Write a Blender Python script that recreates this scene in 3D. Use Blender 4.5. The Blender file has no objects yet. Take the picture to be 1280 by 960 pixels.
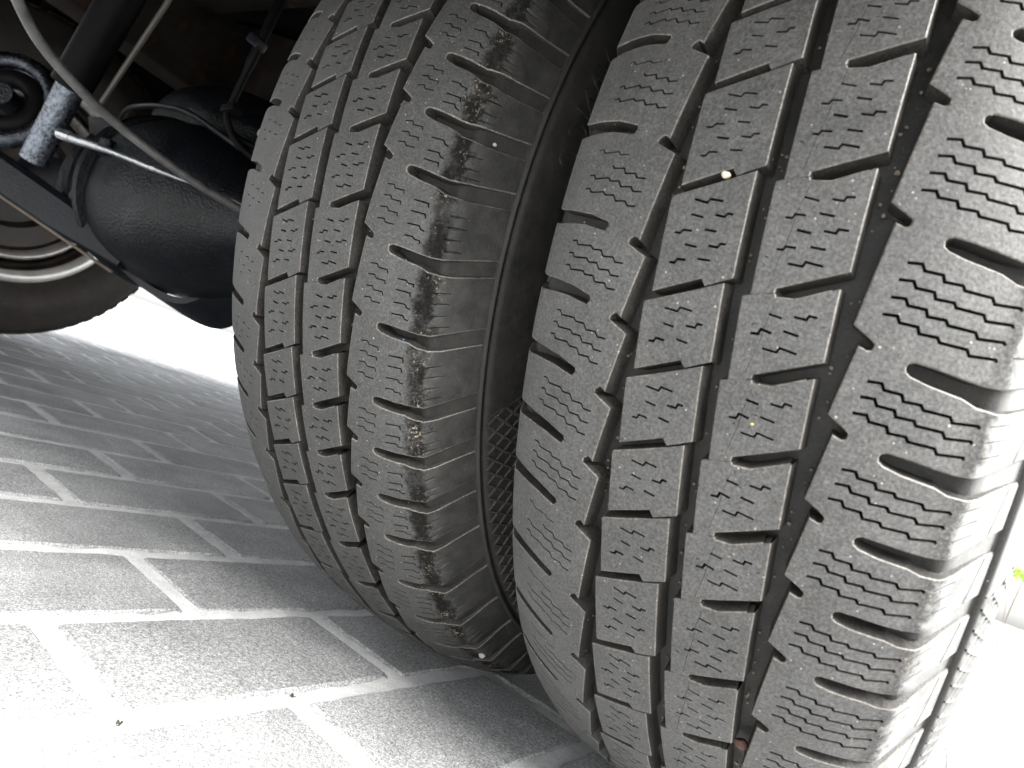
import bpy, bmesh, math, random
import numpy as np
from mathutils import Vector, Matrix
from mathutils.geometry import delaunay_2d_cdt

random.seed(7)
rng = np.random.default_rng(7)
D2R = math.pi / 180
scene = bpy.context.scene
COL = scene.collection

# ------------------------------------------------------------------ camera
cam_data = bpy.data.cameras.new("camera")
cam = bpy.data.objects.new("camera", cam_data)
COL.objects.link(cam)
RX = Vector((0.804916, 0.479646, 0.349356))
DN = Vector((0.256990, 0.248888, -0.933815))
FW = Vector((-0.534851, 0.841424, 0.077070))
m = Matrix((( RX.x, -DN.x, -FW.x), (RX.y, -DN.y, -FW.y), (RX.z, -DN.z, -FW.z)))
cam.matrix_world = Matrix.Translation((0.07078, -0.55593, 0.19203)) @ m.to_4x4()
cam_data.sensor_width = 36
cam_data.lens = 23.2206
cam_data.clip_start = 0.01
cam_data.clip_end = 500
cam_data.dof.use_dof = True
cam_data.dof.focus_distance = 0.37
cam_data.dof.aperture_fstop = 16
scene.camera = cam

# ------------------------------------------------------------------ light
SUN_EL, SUN_AZ = 46, 112          # azimuth measured clockwise from +Y
world = bpy.data.worlds.new("World")
scene.world = world
world.use_nodes = True
nt = world.node_tree
for n in list(nt.nodes):
    nt.nodes.remove(n)
sky = nt.nodes.new("ShaderNodeTexSky")
sky.sky_type = 'NISHITA'
sky.sun_disc = False
sky.sun_elevation = math.radians(SUN_EL)
sky.sun_rotation = math.radians(SUN_AZ)
sky.dust_density = 2.0
sky.air_density = 1.0
sky.ozone_density = 0.6
hs = nt.nodes.new("ShaderNodeHueSaturation")
hs.inputs['Saturation'].default_value = 0.15
bg = nt.nodes.new("ShaderNodeBackground")
bg.inputs['Strength'].default_value = 0.062
wo = nt.nodes.new("ShaderNodeOutputWorld")
nt.links.new(sky.outputs[0], hs.inputs['Color'])
nt.links.new(hs.outputs[0], bg.inputs['Color'])
nt.links.new(bg.outputs[0], wo.inputs['Surface'])
sd = bpy.data.lights.new("sun", 'SUN')
sd.energy = 3.0
sd.angle = math.radians(48)
sd.color = (1.0, 0.985, 0.96)
sun = bpy.data.objects.new("sun", sd)
COL.objects.link(sun)
az, el = math.radians(SUN_AZ), math.radians(SUN_EL)
sdir = Vector((math.sin(az) * math.cos(el), math.cos(az) * math.cos(el), math.sin(el)))
sun.rotation_euler = sdir.to_track_quat('Z', 'Y').to_euler()
scene.view_settings.view_transform = 'Standard'
scene.view_settings.look = 'None'
scene.view_settings.gamma = 1
scene.view_settings.exposure = 3.15
scene.cycles.max_bounces = 8
scene.cycles.diffuse_bounces = 5
scene.cycles.use_denoising = True

# ------------------------------------------------------------------ materials
def new_mat(name):
    mt = bpy.data.materials.new(name)
    mt.use_nodes = True
    t = mt.node_tree
    b = t.nodes["Principled BSDF"]
    return mt, t, b

def N(t, typ, **kw):
    n = t.nodes.new(typ)
    for k, v in kw.items():
        if k in n.inputs:
            n.inputs[k].default_value = v
        else:
            setattr(n, k, v)
    return n

def noise(t, scale, detail=4, rough=0.6, vec=None):
    n = N(t, "ShaderNodeTexNoise")
    n.inputs['Scale'].default_value = scale
    n.inputs['Detail'].default_value = detail
    n.inputs['Roughness'].default_value = rough
    if vec is not None:
        t.links.new(vec, n.inputs['Vector'])
    return n

def ramp(t, fac, stops):
    r = N(t, "ShaderNodeValToRGB")
    e = r.color_ramp.elements
    while len(e) < len(stops):
        e.new(0.5)
    for i, (p, c) in enumerate(stops):
        e[i].position = p
        e[i].color = (*c, 1) if not isinstance(c, (int, float)) else (c, c, c, 1)
    t.links.new(fac, r.inputs['Fac'])
    return r

def mix(t, fac, a, b, mode='MIX'):
    n = N(t, "ShaderNodeMix", data_type='RGBA', blend_type=mode)
    for s, v in ((n.inputs['Factor'] if False else n.inputs[0], fac), (n.inputs[6], a), (n.inputs[7], b)):
        if isinstance(v, (int, float)):
            s.default_value = v
        elif isinstance(v, tuple):
            s.default_value = (*v, 1)
        else:
            t.links.new(v, s)
    return n.outputs[2]

def math_n(t, op, a, b=0.0, c=0.0, clamp=False):
    n = N(t, "ShaderNodeMath", operation=op, use_clamp=clamp)
    for s, v in zip(n.inputs, (a, b, c)):
        if isinstance(v, (int, float)):
            s.default_value = v
        else:
            t.links.new(v, s)
    return n.outputs[0]

def pos(t):
    return N(t, "ShaderNodeNewGeometry").outputs['Position']

def bump(t, b, h, strength, dist):
    n = N(t, "ShaderNodeBump")
    n.inputs['Strength'].default_value = strength
    n.inputs['Distance'].default_value = dist
    t.links.new(h, n.inputs['Height'])
    t.links.new(n.outputs[0], b.inputs['Normal'])
    return n

def rubber(name, dark, light, rough=0.62, spec=0.35, speck=0.5, grain=0.00035, dirt_light=None, sun_tint=False, side=None):
    """worn tyre rubber under dust: blotches, fine grain, pits, pale grit specks; dirt=(x0,x1) crumbly soiled band in object x, then strengths of band and painted buttress light"""
    mt, t, b = new_mat(name)
    P = pos(t)
    n1 = noise(t, 38, 5, 0.65, P)
    n2 = noise(t, 900, 3, 0.7, P)
    n3 = noise(t, 240, 4, 0.7, P)
    f = math_n(t, 'ADD', math_n(t, 'MULTIPLY', n1.outputs[0], 0.55), math_n(t, 'MULTIPLY', n3.outputs[0], 0.45))
    base = ramp(t, f, [(0.33, dark), (0.66, light)]).outputs[0]
    gr = ramp(t, n2.outputs[0], [(0.3, 0.5), (0.5, 0.95), (0.7, 1.6)]).outputs[0]
    base = mix(t, 1.0, base, gr, 'MULTIPLY')
    v = N(t, "ShaderNodeTexVoronoi")
    v.inputs['Scale'].default_value = 800
    t.links.new(P, v.inputs['Vector'])
    sep = N(t, "ShaderNodeSeparateColor")
    t.links.new(v.outputs['Color'], sep.inputs[0])
    sepB = sep.outputs[2]
    vd = math_n(t, 'LESS_THAN', v.outputs['Distance'], math_n(t, 'MULTIPLY', sepB, 0.34))
    pick = math_n(t, 'GREATER_THAN', sep.outputs[0], 1 - 0.085 * speck)
    sp = math_n(t, 'MULTIPLY', vd, pick)
    base = mix(t, sp, base, (0.24, 0.23, 0.21))
    pickb = math_n(t, 'LESS_THAN', sep.outputs[1], 0.05)
    pit = math_n(t, 'MULTIPLY', math_n(t, 'LESS_THAN', v.outputs['Distance'], 0.3), pickb)
    base = mix(t, math_n(t, 'MULTIPLY', pit, 0.6), base, (0.012, 0.011, 0.010))
    height = math_n(t, 'SUBTRACT', math_n(t, 'ADD', n2.outputs[0], math_n(t, 'MULTIPLY', n3.outputs[0], 0.8)), pit)
    rv = math_n(t, 'MULTIPLY_ADD', n3.outputs[0], 0.22, rough - 0.11)
    if dirt_light:
        tc = N(t, "ShaderNodeTexCoord")
        sx = N(t, "ShaderNodeSeparateXYZ")
        t.links.new(tc.outputs['Object'], sx.inputs[0])
        nn = noise(t, 160, 3, 0.7, P)
        xx = math_n(t, 'ADD', sx.outputs[0], math_n(t, 'MULTIPLY_ADD', nn.outputs[0], 0.011, -0.0055))
        a = math_n(t, 'SMOOTH_MIN', 1.0, 1.0, 0.0)
        mr = N(t, "ShaderNodeMapRange", interpolation_type='SMOOTHSTEP')
        t.links.new(xx, mr.inputs[0]); mr.inputs[1].default_value = dirt_light[0]; mr.inputs[2].default_value = dirt_light[0] + 0.005
        m2 = N(t, "ShaderNodeMapRange", interpolation_type='SMOOTHSTEP')
        t.links.new(xx, m2.inputs[0]); m2.inputs[1].default_value = dirt_light[1]; m2.inputs[2].default_value = dirt_light[1] + 0.003
        m2.inputs[3].default_value = 1; m2.inputs[4].default_value = 0
        bl = noise(t, 48, 4, 0.7, P)
        blot = ramp(t, bl.outputs[0], [(0.34, 0.45), (0.5, 1.0)]).outputs[0]
        band = math_n(t, 'MULTIPLY', math_n(t, 'MULTIPLY', mr.outputs[0], m2.outputs[0]), blot)
        g = noise(t, 620, 5, 0.75, P)
        g2 = noise(t, 70, 2, 0.5, P)
        dc = ramp(t, math_n(t, 'ADD', math_n(t, 'MULTIPLY', g.outputs[0], 0.7), math_n(t, 'MULTIPLY', g2.outputs[0], 0.3)),
                  [(0.42, (0.003, 0.0028, 0.0026)), (0.54, (0.006, 0.0055, 0.005)), (0.58, (0.05, 0.044, 0.036)), (0.635, (0.32, 0.28, 0.22))]).outputs[0]
        base = mix(t, math_n(t, 'MULTIPLY', band, dirt_light[2]), base, dc)
        height = math_n(t, 'ADD', height, math_n(t, 'MULTIPLY', math_n(t, 'MULTIPLY', g.outputs[0], band), 4.0 * dirt_light[2]))
        # beyond the corner: smudged buttress, sun (outer) and shade (inner) put into its colour
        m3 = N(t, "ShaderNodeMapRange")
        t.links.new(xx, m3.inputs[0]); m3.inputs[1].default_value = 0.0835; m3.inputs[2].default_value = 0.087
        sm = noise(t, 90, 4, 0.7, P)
        dk = ramp(t, sm.outputs[0], [(0.35, (0.10, 0.10, 0.098)), (0.62, (0.17, 0.17, 0.165))] if sun_tint else [(0.35, (0.006, 0.0058, 0.0056)), (0.66, (0.028, 0.027, 0.0255))]).outputs[0]
        base = mix(t, math_n(t, 'MULTIPLY', m3.outputs[0], dirt_light[3]), base, dk)
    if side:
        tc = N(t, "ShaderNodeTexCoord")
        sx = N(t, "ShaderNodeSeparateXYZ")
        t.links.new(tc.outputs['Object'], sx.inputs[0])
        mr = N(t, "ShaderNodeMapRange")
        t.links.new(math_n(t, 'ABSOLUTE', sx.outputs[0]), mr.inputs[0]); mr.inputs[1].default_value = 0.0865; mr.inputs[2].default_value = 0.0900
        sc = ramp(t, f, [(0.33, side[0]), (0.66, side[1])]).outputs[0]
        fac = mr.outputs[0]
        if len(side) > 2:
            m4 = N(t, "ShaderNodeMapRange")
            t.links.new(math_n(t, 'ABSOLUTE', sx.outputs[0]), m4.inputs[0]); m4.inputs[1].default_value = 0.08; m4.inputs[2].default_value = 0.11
            fac = ramp(t, m4.outputs[0], [(0.13, 0.0), (0.26, 1.0), (0.52, 1.0), (0.58, 0.0), (0.67, 0.0), (0.71, 1.0)]).outputs[0]  # painted sun tone on the side, ring by the ridge kept dark
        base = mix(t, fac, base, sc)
    t.links.new(base, b.inputs['Base Color'])
    t.links.new(rv, b.inputs['Roughness'])
    if dirt_light:
        rv = math_n(t, 'ADD', rv, math_n(t, 'MULTIPLY', band, 0.35))
        t.links.new(rv, b.inputs['Roughness'])
        t.links.new(math_n(t, 'MULTIPLY_ADD', math_n(t, 'MULTIPLY', band, dirt_light[2]), -spec * .95, spec), b.inputs['Specular IOR Level'])
    else:
        b.inputs['Specular IOR Level'].default_value = spec
    bump(t, b, height, 0.55, grain)
    return mt

M = {}
M['tread'] = rubber('worn_tread_rubber', (0.040, 0.0397, 0.0388), (0.069, 0.0684, 0.067), dirt_light=(0.0775, 0.0835, 0.25, 0.9), sun_tint=True)  # buttress painted paler to look sunlit
M['tread_in'] = rubber('inner_tread_rubber', (0.031, 0.031, 0.0305), (0.052, 0.052, 0.051), dirt_light=(0.0730, 0.083, 0.85, 0.85))
M['edge'] = rubber('scuffed_edge_rubber', (0.045, 0.042, 0.038), (0.13, 0.12, 0.105), rough=0.5, speck=1.5)
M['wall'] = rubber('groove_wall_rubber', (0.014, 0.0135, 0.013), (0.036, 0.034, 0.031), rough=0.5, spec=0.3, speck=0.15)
M['body'] = rubber('black_sidewall_rubber', (0.006, 0.0058, 0.0056), (0.016, 0.0152, 0.0145), rough=0.55, spec=0.25, speck=0.12, side=((0.012, 0.0116, 0.0112), (0.031, 0.0295, 0.028)))
M['body_rib'] = rubber('dusty_raised_rubber', (0.026, 0.025, 0.024), (0.055, 0.052, 0.049), rough=0.55, spec=0.3, speck=0.1)
M['body_out'] = rubber('sun_tinted_sidewall_rubber', (0.006, 0.0058, 0.0056), (0.016, 0.0152, 0.0145), rough=0.55, spec=0.3, speck=0.12, side=((0.08, 0.08, 0.078), (0.15, 0.15, 0.145), True))  # outer tyre's side coloured paler to imitate sun glare
M['brown'] = rubber('brownish_old_rubber', (0.016, 0.0135, 0.012), (0.036, 0.030, 0.026), rough=0.6, spec=0.3, speck=0.2)

def painted(name, col, rough=0.35, metal=0.0, rust=0.0, wear=0.3, coat=0.0, scale=22, spec=0.5, bmp=0.0008):
    mt, t, b = new_mat(name)
    P = pos(t)
    n1 = noise(t, scale, 5, 0.65, P)
    n2 = noise(t, 320, 3, 0.6, P)
    c0 = tuple(x * (1 - wear) for x in col)
    c1 = tuple(min(1, x * (1 + wear) + 0.004 * wear) for x in col)
    base = ramp(t, n1.outputs[0], [(0.35, c0), (0.65, c1)]).outputs[0]
    if rust:
        n3 = noise(t, 30, 6, 0.7, P)
        rf = ramp(t, n3.outputs[0], [(0.60 - 0.12 * rust, 0.0), (0.66 - 0.08 * rust, 1.0)]).outputs[0]
        base = mix(t, rf, base, (0.030, 0.015, 0.009))
    t.links.new(base, b.inputs['Base Color'])
    t.links.new(math_n(t, 'MULTIPLY_ADD', n1.outputs[0], 0.3, rough - 0.15), b.inputs['Roughness'])
    b.inputs['Metallic'].default_value = metal
    b.inputs['Specular IOR Level'].default_value = spec
    b.inputs['Coat Weight'].default_value = coat
    b.inputs['Coat Roughness'].default_value = 0.15
    bn = bump(t, b, math_n(t, 'ADD', n2.outputs[0], n1.outputs[0]), 0.35, bmp)
    t.links.new(bn.outputs[0], b.inputs['Coat Normal'])
    return mt

M['black'] = painted('glossy_black_paint', (0.0045, 0.0055, 0.0075), 0.38, coat=0.38, scale=38, spec=0.08, bmp=0.010)
M['steelblue'] = painted('worn_blue_black_steel', (0.007, 0.0085, 0.0115), 0.42, spec=.2, coat=.12, bmp=.002)
M['under'] = painted('dark_dusty_underbody', (0.010, 0.009, 0.0085), 0.8, rust=0.12, spec=0.08)
M['rusty'] = painted('rust_marked_panel', (0.014, 0.012, 0.011), 0.75, rust=0.45, spec=0.08)
M['bright'] = painted('bare_bright_steel', (0.36, 0.38, 0.40), 0.34, metal=0.9, bmp=.003, scale=120)
M['rim'] = painted('silver_rim_paint', (0.60, 0.59, 0.57), 0.34, metal=0.55, wear=0.15)
M['rimdark'] = painted('dark_rim_well', (0.016, 0.014, 0.0125), 0.45, metal=0.2, rust=0.5)  # dark tone with rust for the rim well and drum
M['hose'] = painted('black_hose_rubber', (0.003, 0.003, 0.0033), 0.5, spec=0.06)

def cable_mat():
    mt, t, b = new_mat('grey_wound_cable_sheath')
    P = pos(t)
    n1 = noise(t, 60, 4, 0.6, P)
    base = ramp(t, n1.outputs[0], [(0.3, (0.055, 0.055, 0.055)), (0.7, (0.12, 0.12, 0.117))]).outputs[0]
    t.links.new(base, b.inputs['Base Color'])
    b.inputs['Roughness'].default_value = 0.5
    b.inputs['Metallic'].default_value = 0.2
    return mt
M['cable'] = cable_mat()

def paver_mat():
    mt, t, b = new_mat('grey_concrete_paver')
    P = pos(t)
    oi = N(t, "ShaderNodeObjectInfo")
    n1 = noise(t, 14, 5, 0.65, P)
    n2 = noise(t, 950, 2, 0.8, P)
    n3 = noise(t, 380, 3, 0.7, P)
    base = ramp(t, n1.outputs[0], [(0.3, (0.23, 0.233, 0.232)), (0.7, (0.33, 0.332, 0.33))]).outputs[0]
    vr = ramp(t, oi.outputs['Random'], [(0.0, 0.86), (1.0, 1.12)]).outputs[0]
    base = mix(t, 1.0, base, vr, 'MULTIPLY')
    g = ramp(t, n2.outputs[0], [(0.30, 0.35), (0.5, 1.0), (0.72, 2.0)]).outputs[0]
    base = mix(t, 1.0, base, g, 'MULTIPLY')
    g2 = ramp(t, n3.outputs[0], [(0.32, 0.6), (0.66, 1.35)]).outputs[0]
    base = mix(t, 1.0, base, g2, 'MULTIPLY')
    st = noise(t, 5.5, 6, 0.75, P)
    base = mix(t, 1.0, base, ramp(t, st.outputs[0], [(0.36, 0.70), (0.55, 1.0), (0.72, 1.12)]).outputs[0], 'MULTIPLY')
    b.inputs['Roughness'].default_value = 0.75
    b.inputs['Specular IOR Level'].default_value = 0.4
    t.links.new(base, b.inputs['Base Color'])
    bump(t, b, math_n(t, 'ADD', n2.outputs[0], n3.outputs[0]), 0.6, 0.0012)
    return mt
M['paver'] = paver_mat()

def sand_mat():
    mt, t, b = new_mat('pale_joint_sand')
    P = pos(t)
    n1 = noise(t, 60, 5, 0.7, P)
    n2 = noise(t, 1100, 2, 0.8, P)
    base = ramp(t, n1.outputs[0], [(0.3, (0.50, 0.50, 0.495)), (0.7, (0.70, 0.70, 0.69))]).outputs[0]
    g = ramp(t, n2.outputs[0], [(0.3, 0.7), (0.7, 1.25)]).outputs[0]
    base = mix(t, 1.0, base, g, 'MULTIPLY')
    t.links.new(base, b.inputs['Base Color'])
    b.inputs['Roughness'].default_value = 0.9
    bump(t, b, n2.outputs[0], 0.7, 0.0015)
    return mt
M['sand'] = sand_mat()

def far_ground_mat():
    mt, t, b = new_mat('distant_paving')
    n = noise(t, 3, 6, 0.7, pos(t))
    t.links.new(ramp(t, n.outputs[0], [(0.3, (0.34, 0.34, 0.33)), (0.7, (0.46, 0.46, 0.45))]).outputs[0], b.inputs['Base Color'])
    b.inputs['Roughness'].default_value = 0.9
    return mt
M['farground'] = far_ground_mat()

def flat(name, col, rough=0.7):
    mt, t, b = new_mat(name)
    n = noise(t, 300, 3, 0.6, pos(t))
    t.links.new(ramp(t, n.outputs[0], [(0.3, tuple(c * 0.75 for c in col)), (0.7, tuple(min(1, c * 1.2) for c in col))]).outputs[0], b.inputs['Base Color'])
    b.inputs['Roughness'].default_value = rough
    return mt
M['pebble'] = flat('tan_pebble', (0.48, 0.42, 0.34))
M['rustpebble'] = flat('reddish_grit', (0.055, 0.022, 0.015))
M['grit'] = flat('brown_grit', (0.13, 0.11, 0.085))
M['whitestone'] = flat('white_grit', (0.34, 0.34, 0.33))
M['blue'] = flat('blue_chip', (0.03, 0.12, 0.30))
M['leaf'] = flat('fresh_green_leaf', (0.20, 0.40, 0.02))
M['yellow'] = flat('yellow_petal', (0.45, 0.36, 0.06))
M['bark'] = flat('grey_bark', (0.10, 0.08, 0.06))
M['facade'] = flat('pale_render', (0.78, 0.77, 0.74), 0.9)
M['glass'] = painted('dark_window_glass', (0.05, 0.06, 0.07), 0.12)
M['moss'] = flat('dark_green_moss', (0.015, 0.022, 0.010))

# ------------------------------------------------------------------ object helpers
def link(name, me, parent=None):
    o = bpy.data.objects.new(name, me)
    COL.objects.link(o)
    if parent:
        o.parent = parent
    return o

def tag(o, label=None, cat=None, group=None, kind=None):
    if label: o['label'] = label
    if cat: o['category'] = cat
    if group: o['group'] = group
    if kind: o['kind'] = kind
    return o

def empty(name, loc=(0, 0, 0)):
    o = bpy.data.objects.new(name, None)
    o.location = loc
    o.empty_display_size = 0.05
    COL.objects.link(o)
    return o

def mesh_from(name, verts, faces, mats, mi=None, smooth=True, angle=32):
    me = bpy.data.meshes.new(name)
    me.from_pydata([tuple(v) for v in verts], [], faces)
    for mm in mats:
        me.materials.append(mm)
    if mi is not None:
        me.polygons.foreach_set('material_index', np.asarray(mi, dtype=np.int32))
    if smooth:
        me.polygons.foreach_set('use_smooth', np.ones(len(me.polygons), dtype=bool))
        me.update()
        me.set_sharp_from_angle(angle=math.radians(angle))
    me.update()
    return me

def bm_mesh(name, bm, mats, smooth=True, angle=35):
    bmesh.ops.recalc_face_normals(bm, faces=bm.faces)
    me = bpy.data.meshes.new(name)
    bm.to_mesh(me)
    bm.free()
    for mm in mats:
        me.materials.append(mm)
    if smooth:
        me.polygons.foreach_set('use_smooth', np.ones(len(me.polygons), dtype=bool))
        me.update()
        me.set_sharp_from_angle(angle=math.radians(angle))
    return me

def catmull(pts, k=8):
    P = [Vector(p) for p in pts]
    P = [P[0] * 2 - P[1]] + P + [P[-1] * 2 - P[-2]]
    out = []
    for i in range(1, len(P) - 2):
        for j in range(k):
            t = j / k
            a, b, c, d = P[i - 1], P[i], P[i + 1], P[i + 2]
            out.append(0.5 * ((2 * b) + (c - a) * t + (2 * a - 5 * b + 4 * c - d) * t * t + (3 * b - a - 3 * c + d) * t ** 3))
    out.append(P[-2])
    return out

def tube_bm(bm, pts, rad, seg=14, caps=True):
    """rad: number or function of arclength"""
    P = [Vector(p) for p in pts]
    s = 0
    rings = []
    up = Vector((0, 0, 1))
    T0 = (P[1] - P[0]).normalized()
    side = T0.cross(up)
    if side.length < 1e-3:
        side = T0.cross(Vector((1, 0, 0)))
    side.normalize()
    for i, p in enumerate(P):
        if i:
            s += (p - P[i - 1]).length
        T = ((P[min(i + 1, len(P) - 1)] - P[max(i - 1, 0)])).normalized()
        side = (side - T * side.dot(T)).normalized()
        nn = T.cross(side)
        r = rad(s) if callable(rad) else rad
        rings.append([bm.verts.new(p + (side * math.cos(a) + nn * math.sin(a)) * r) for a in [2 * math.pi * j / seg for j in range(seg)]])
    for a, b in zip(rings, rings[1:]):
        for j in range(seg):
            bm.faces.new((a[j], a[(j + 1) % seg], b[(j + 1) % seg], b[j]))
    if caps:
        bm.faces.new(rings[0][::-1])
        bm.faces.new(rings[-1])

def box_bm(bm, c, size, rot=None, bevel=0.0):
    r = bmesh.ops.create_cube(bm, size=1)
    vs = r['verts']
    for v in vs:
        v.co = Vector((v.co.x * size[0], v.co.y * size[1], v.co.z * size[2]))
    if bevel:
        es = list({e for v in vs for e in v.link_edges})
        rb = bmesh.ops.bevel(bm, geom=es, offset=bevel, segments=2, affect='EDGES', profile=0.5)
        vs = [v for v in bm.verts if v in set(rb['verts']) or v in vs]
        vs = list(set(rb['verts']))
    if rot is not None:
        for v in vs:
            v.co = rot @ v.co
    for v in vs:
        v.co += Vector(c)

def lathe(prof, seg=128, a0=0, a1=360, axis='X'):
    """prof: list of (x, r); revolves about the X axis through the origin"""
    full = abs(a1 - a0 - 360) < 1e-6
    n = seg if full else seg + 1
    V, F = [], []
    for i in range(n):
        a = (a0 + (a1 - a0) * i / seg) * D2R
        for x, r in prof:
            V.append((x, -r * math.cos(a), r * math.sin(a)))
    k = len(prof)
    for i in range(seg):
        j = (i + 1) % n
        for q in range(k - 1):
            F.append((i * k + q, i * k + q + 1, j * k + q + 1, j * k + q))
    return V, F

# ------------------------------------------------------------------ tyre geometry
R = 0.345
DEG = 6.02            # millimetres of tread per degree
def crown(x):
    a = abs(x)
    return R - 1.371 * a * a - 0.0063 * min(1, max(0, (a - 0.05) / 0.0335)) ** 2
PX = [(x, crown(x)) for x in np.linspace(0, .0815, 60)]
x0, r0 = PX[-1]
PX += [(.0835, r0 - .0010), (.0850, r0 - .0026), (.0860, r0 - .0046), (.0885, .3200), (.0925, .3110), (.0965, .3030),
       (.0985, .2995), (.1014, .2930), (.1050, .2820), (.1078, .269), (.1066, .254), (.101, .240), (.092, .228), (.084, .220), (.0805, .212)]
PX = np.array(PX)
WL = np.concatenate([[0], np.cumsum(np.hypot(*np.diff(PX, axis=0).T))]) * 1000
_ws = np.linspace(0, WL[-1], 1200)
_sx = np.interp(_ws, WL, PX[:, 0]); _sr = np.interp(_ws, WL, PX[:, 1])
# smooth the meridian a little and take its normal
ker = np.ones(9) / 9
_sx2 = _sx.copy(); _sr2 = _sr.copy()
_sx2[4:-4] = np.convolve(_sx, ker, 'valid'); _sr2[4:-4] = np.convolve(_sr, ker, 'valid')
_sx, _sr = _sx2, _sr2
_tx, _tr = np.gradient(_sx), np.gradient(_sr)
_l = np.hypot(_tx, _tr); _nx, _nr = -_tr / _l, _tx / _l

def surf(w, s, depth):
    """w: mm across from the centre line, s: mm down the tread, depth mm below the surface"""
    w = np.asarray(w, float); s = np.asarray(s, float); depth = np.asarray(depth, float)
    a = np.abs(w); sg = np.sign(w); sg = np.where(sg == 0, 1, sg)
    x = np.interp(a, _ws, _sx); r = np.interp(a, _ws, _sr)
    nx = np.interp(a, _ws, _nx); nr = np.interp(a, _ws, _nr)
    x = sg * (x - nx * depth / 1000); r = r - nr * depth / 1000
    th = -s / DEG * D2R
    return np.stack([x, -r * np.cos(th), r * np.sin(th)], -1)

def groove_depth(w):
    a = abs(w)
    return float(np.interp(a, [0, 76, 84, 90, 100, 112, 117, 118.5], [8.0, 8.0, 5.6, 2.8, 1.4, 1.0, .8, 0.0]))

def ribbon(pl, width):
    """thin polygon round a polyline, in mm"""
    P = np.array(pl, float)
    T = np.gradient(P, axis=0)
    L, Rr = [], []
    for i in range(len(P)):
        if i == 0: d = P[1] - P[0]; n = np.array([-d[1], d[0]]) / np.hypot(*d); o = n * width / 2
        elif i == len(P) - 1: d = P[-1] - P[-2]; n = np.array([-d[1], d[0]]) / np.hypot(*d); o = n * width / 2
        else:
            d1 = P[i] - P[i - 1]; d2 = P[i + 1] - P[i]
            n1 = np.array([-d1[1], d1[0]]) / np.hypot(*d1); n2 = np.array([-d2[1], d2[0]]) / np.hypot(*d2)
            mm = n1 + n2; mm /= np.hypot(*mm)
            o = mm * (width / 2) / max(0.45, mm @ n1)
        L.append(P[i] + o); Rr.append(P[i] - o)
    out = np.array(L + Rr[::-1])
    return out

def area(p):
    x, y = p[:, 0], p[:, 1]
    return 0.5 * np.sum(x * np.roll(y, -1) - np.roll(x, -1) * y)

def round_poly(pts, kinds, rounds):
    """replace marked corners with short arcs; kinds: per edge (i -> i+1) 'g' groove, 'c' cut, 'r' ridge"""
    out, ok = [], []
    n = len(pts)
    for i in range(n):
        p = np.array(pts[i]); rr = rounds.get(i, 0)
        if rr:
            a = np.array(pts[i - 1]); b = np.array(pts[(i + 1) % n])
            da, db = a - p, b - p
            la, lb = np.hypot(*da), np.hypot(*db)
            ra, rb = min(rr, la * .48), min(rr, lb * .48)
            A, B = p + da / la * ra, p + db / lb * rb
            for k in range(5):
                t = k / 4
                out.append((1 - t) ** 2 * A + 2 * t * (1 - t) * p + t * t * B)
                ok.append(kinds[i] if k == 4 else ('g' if kinds[i] != 'c' or kinds[i - 1] != 'c' else 'c'))
        else:
            out.append(p); ok.append(kinds[i])
    return out, ok

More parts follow.
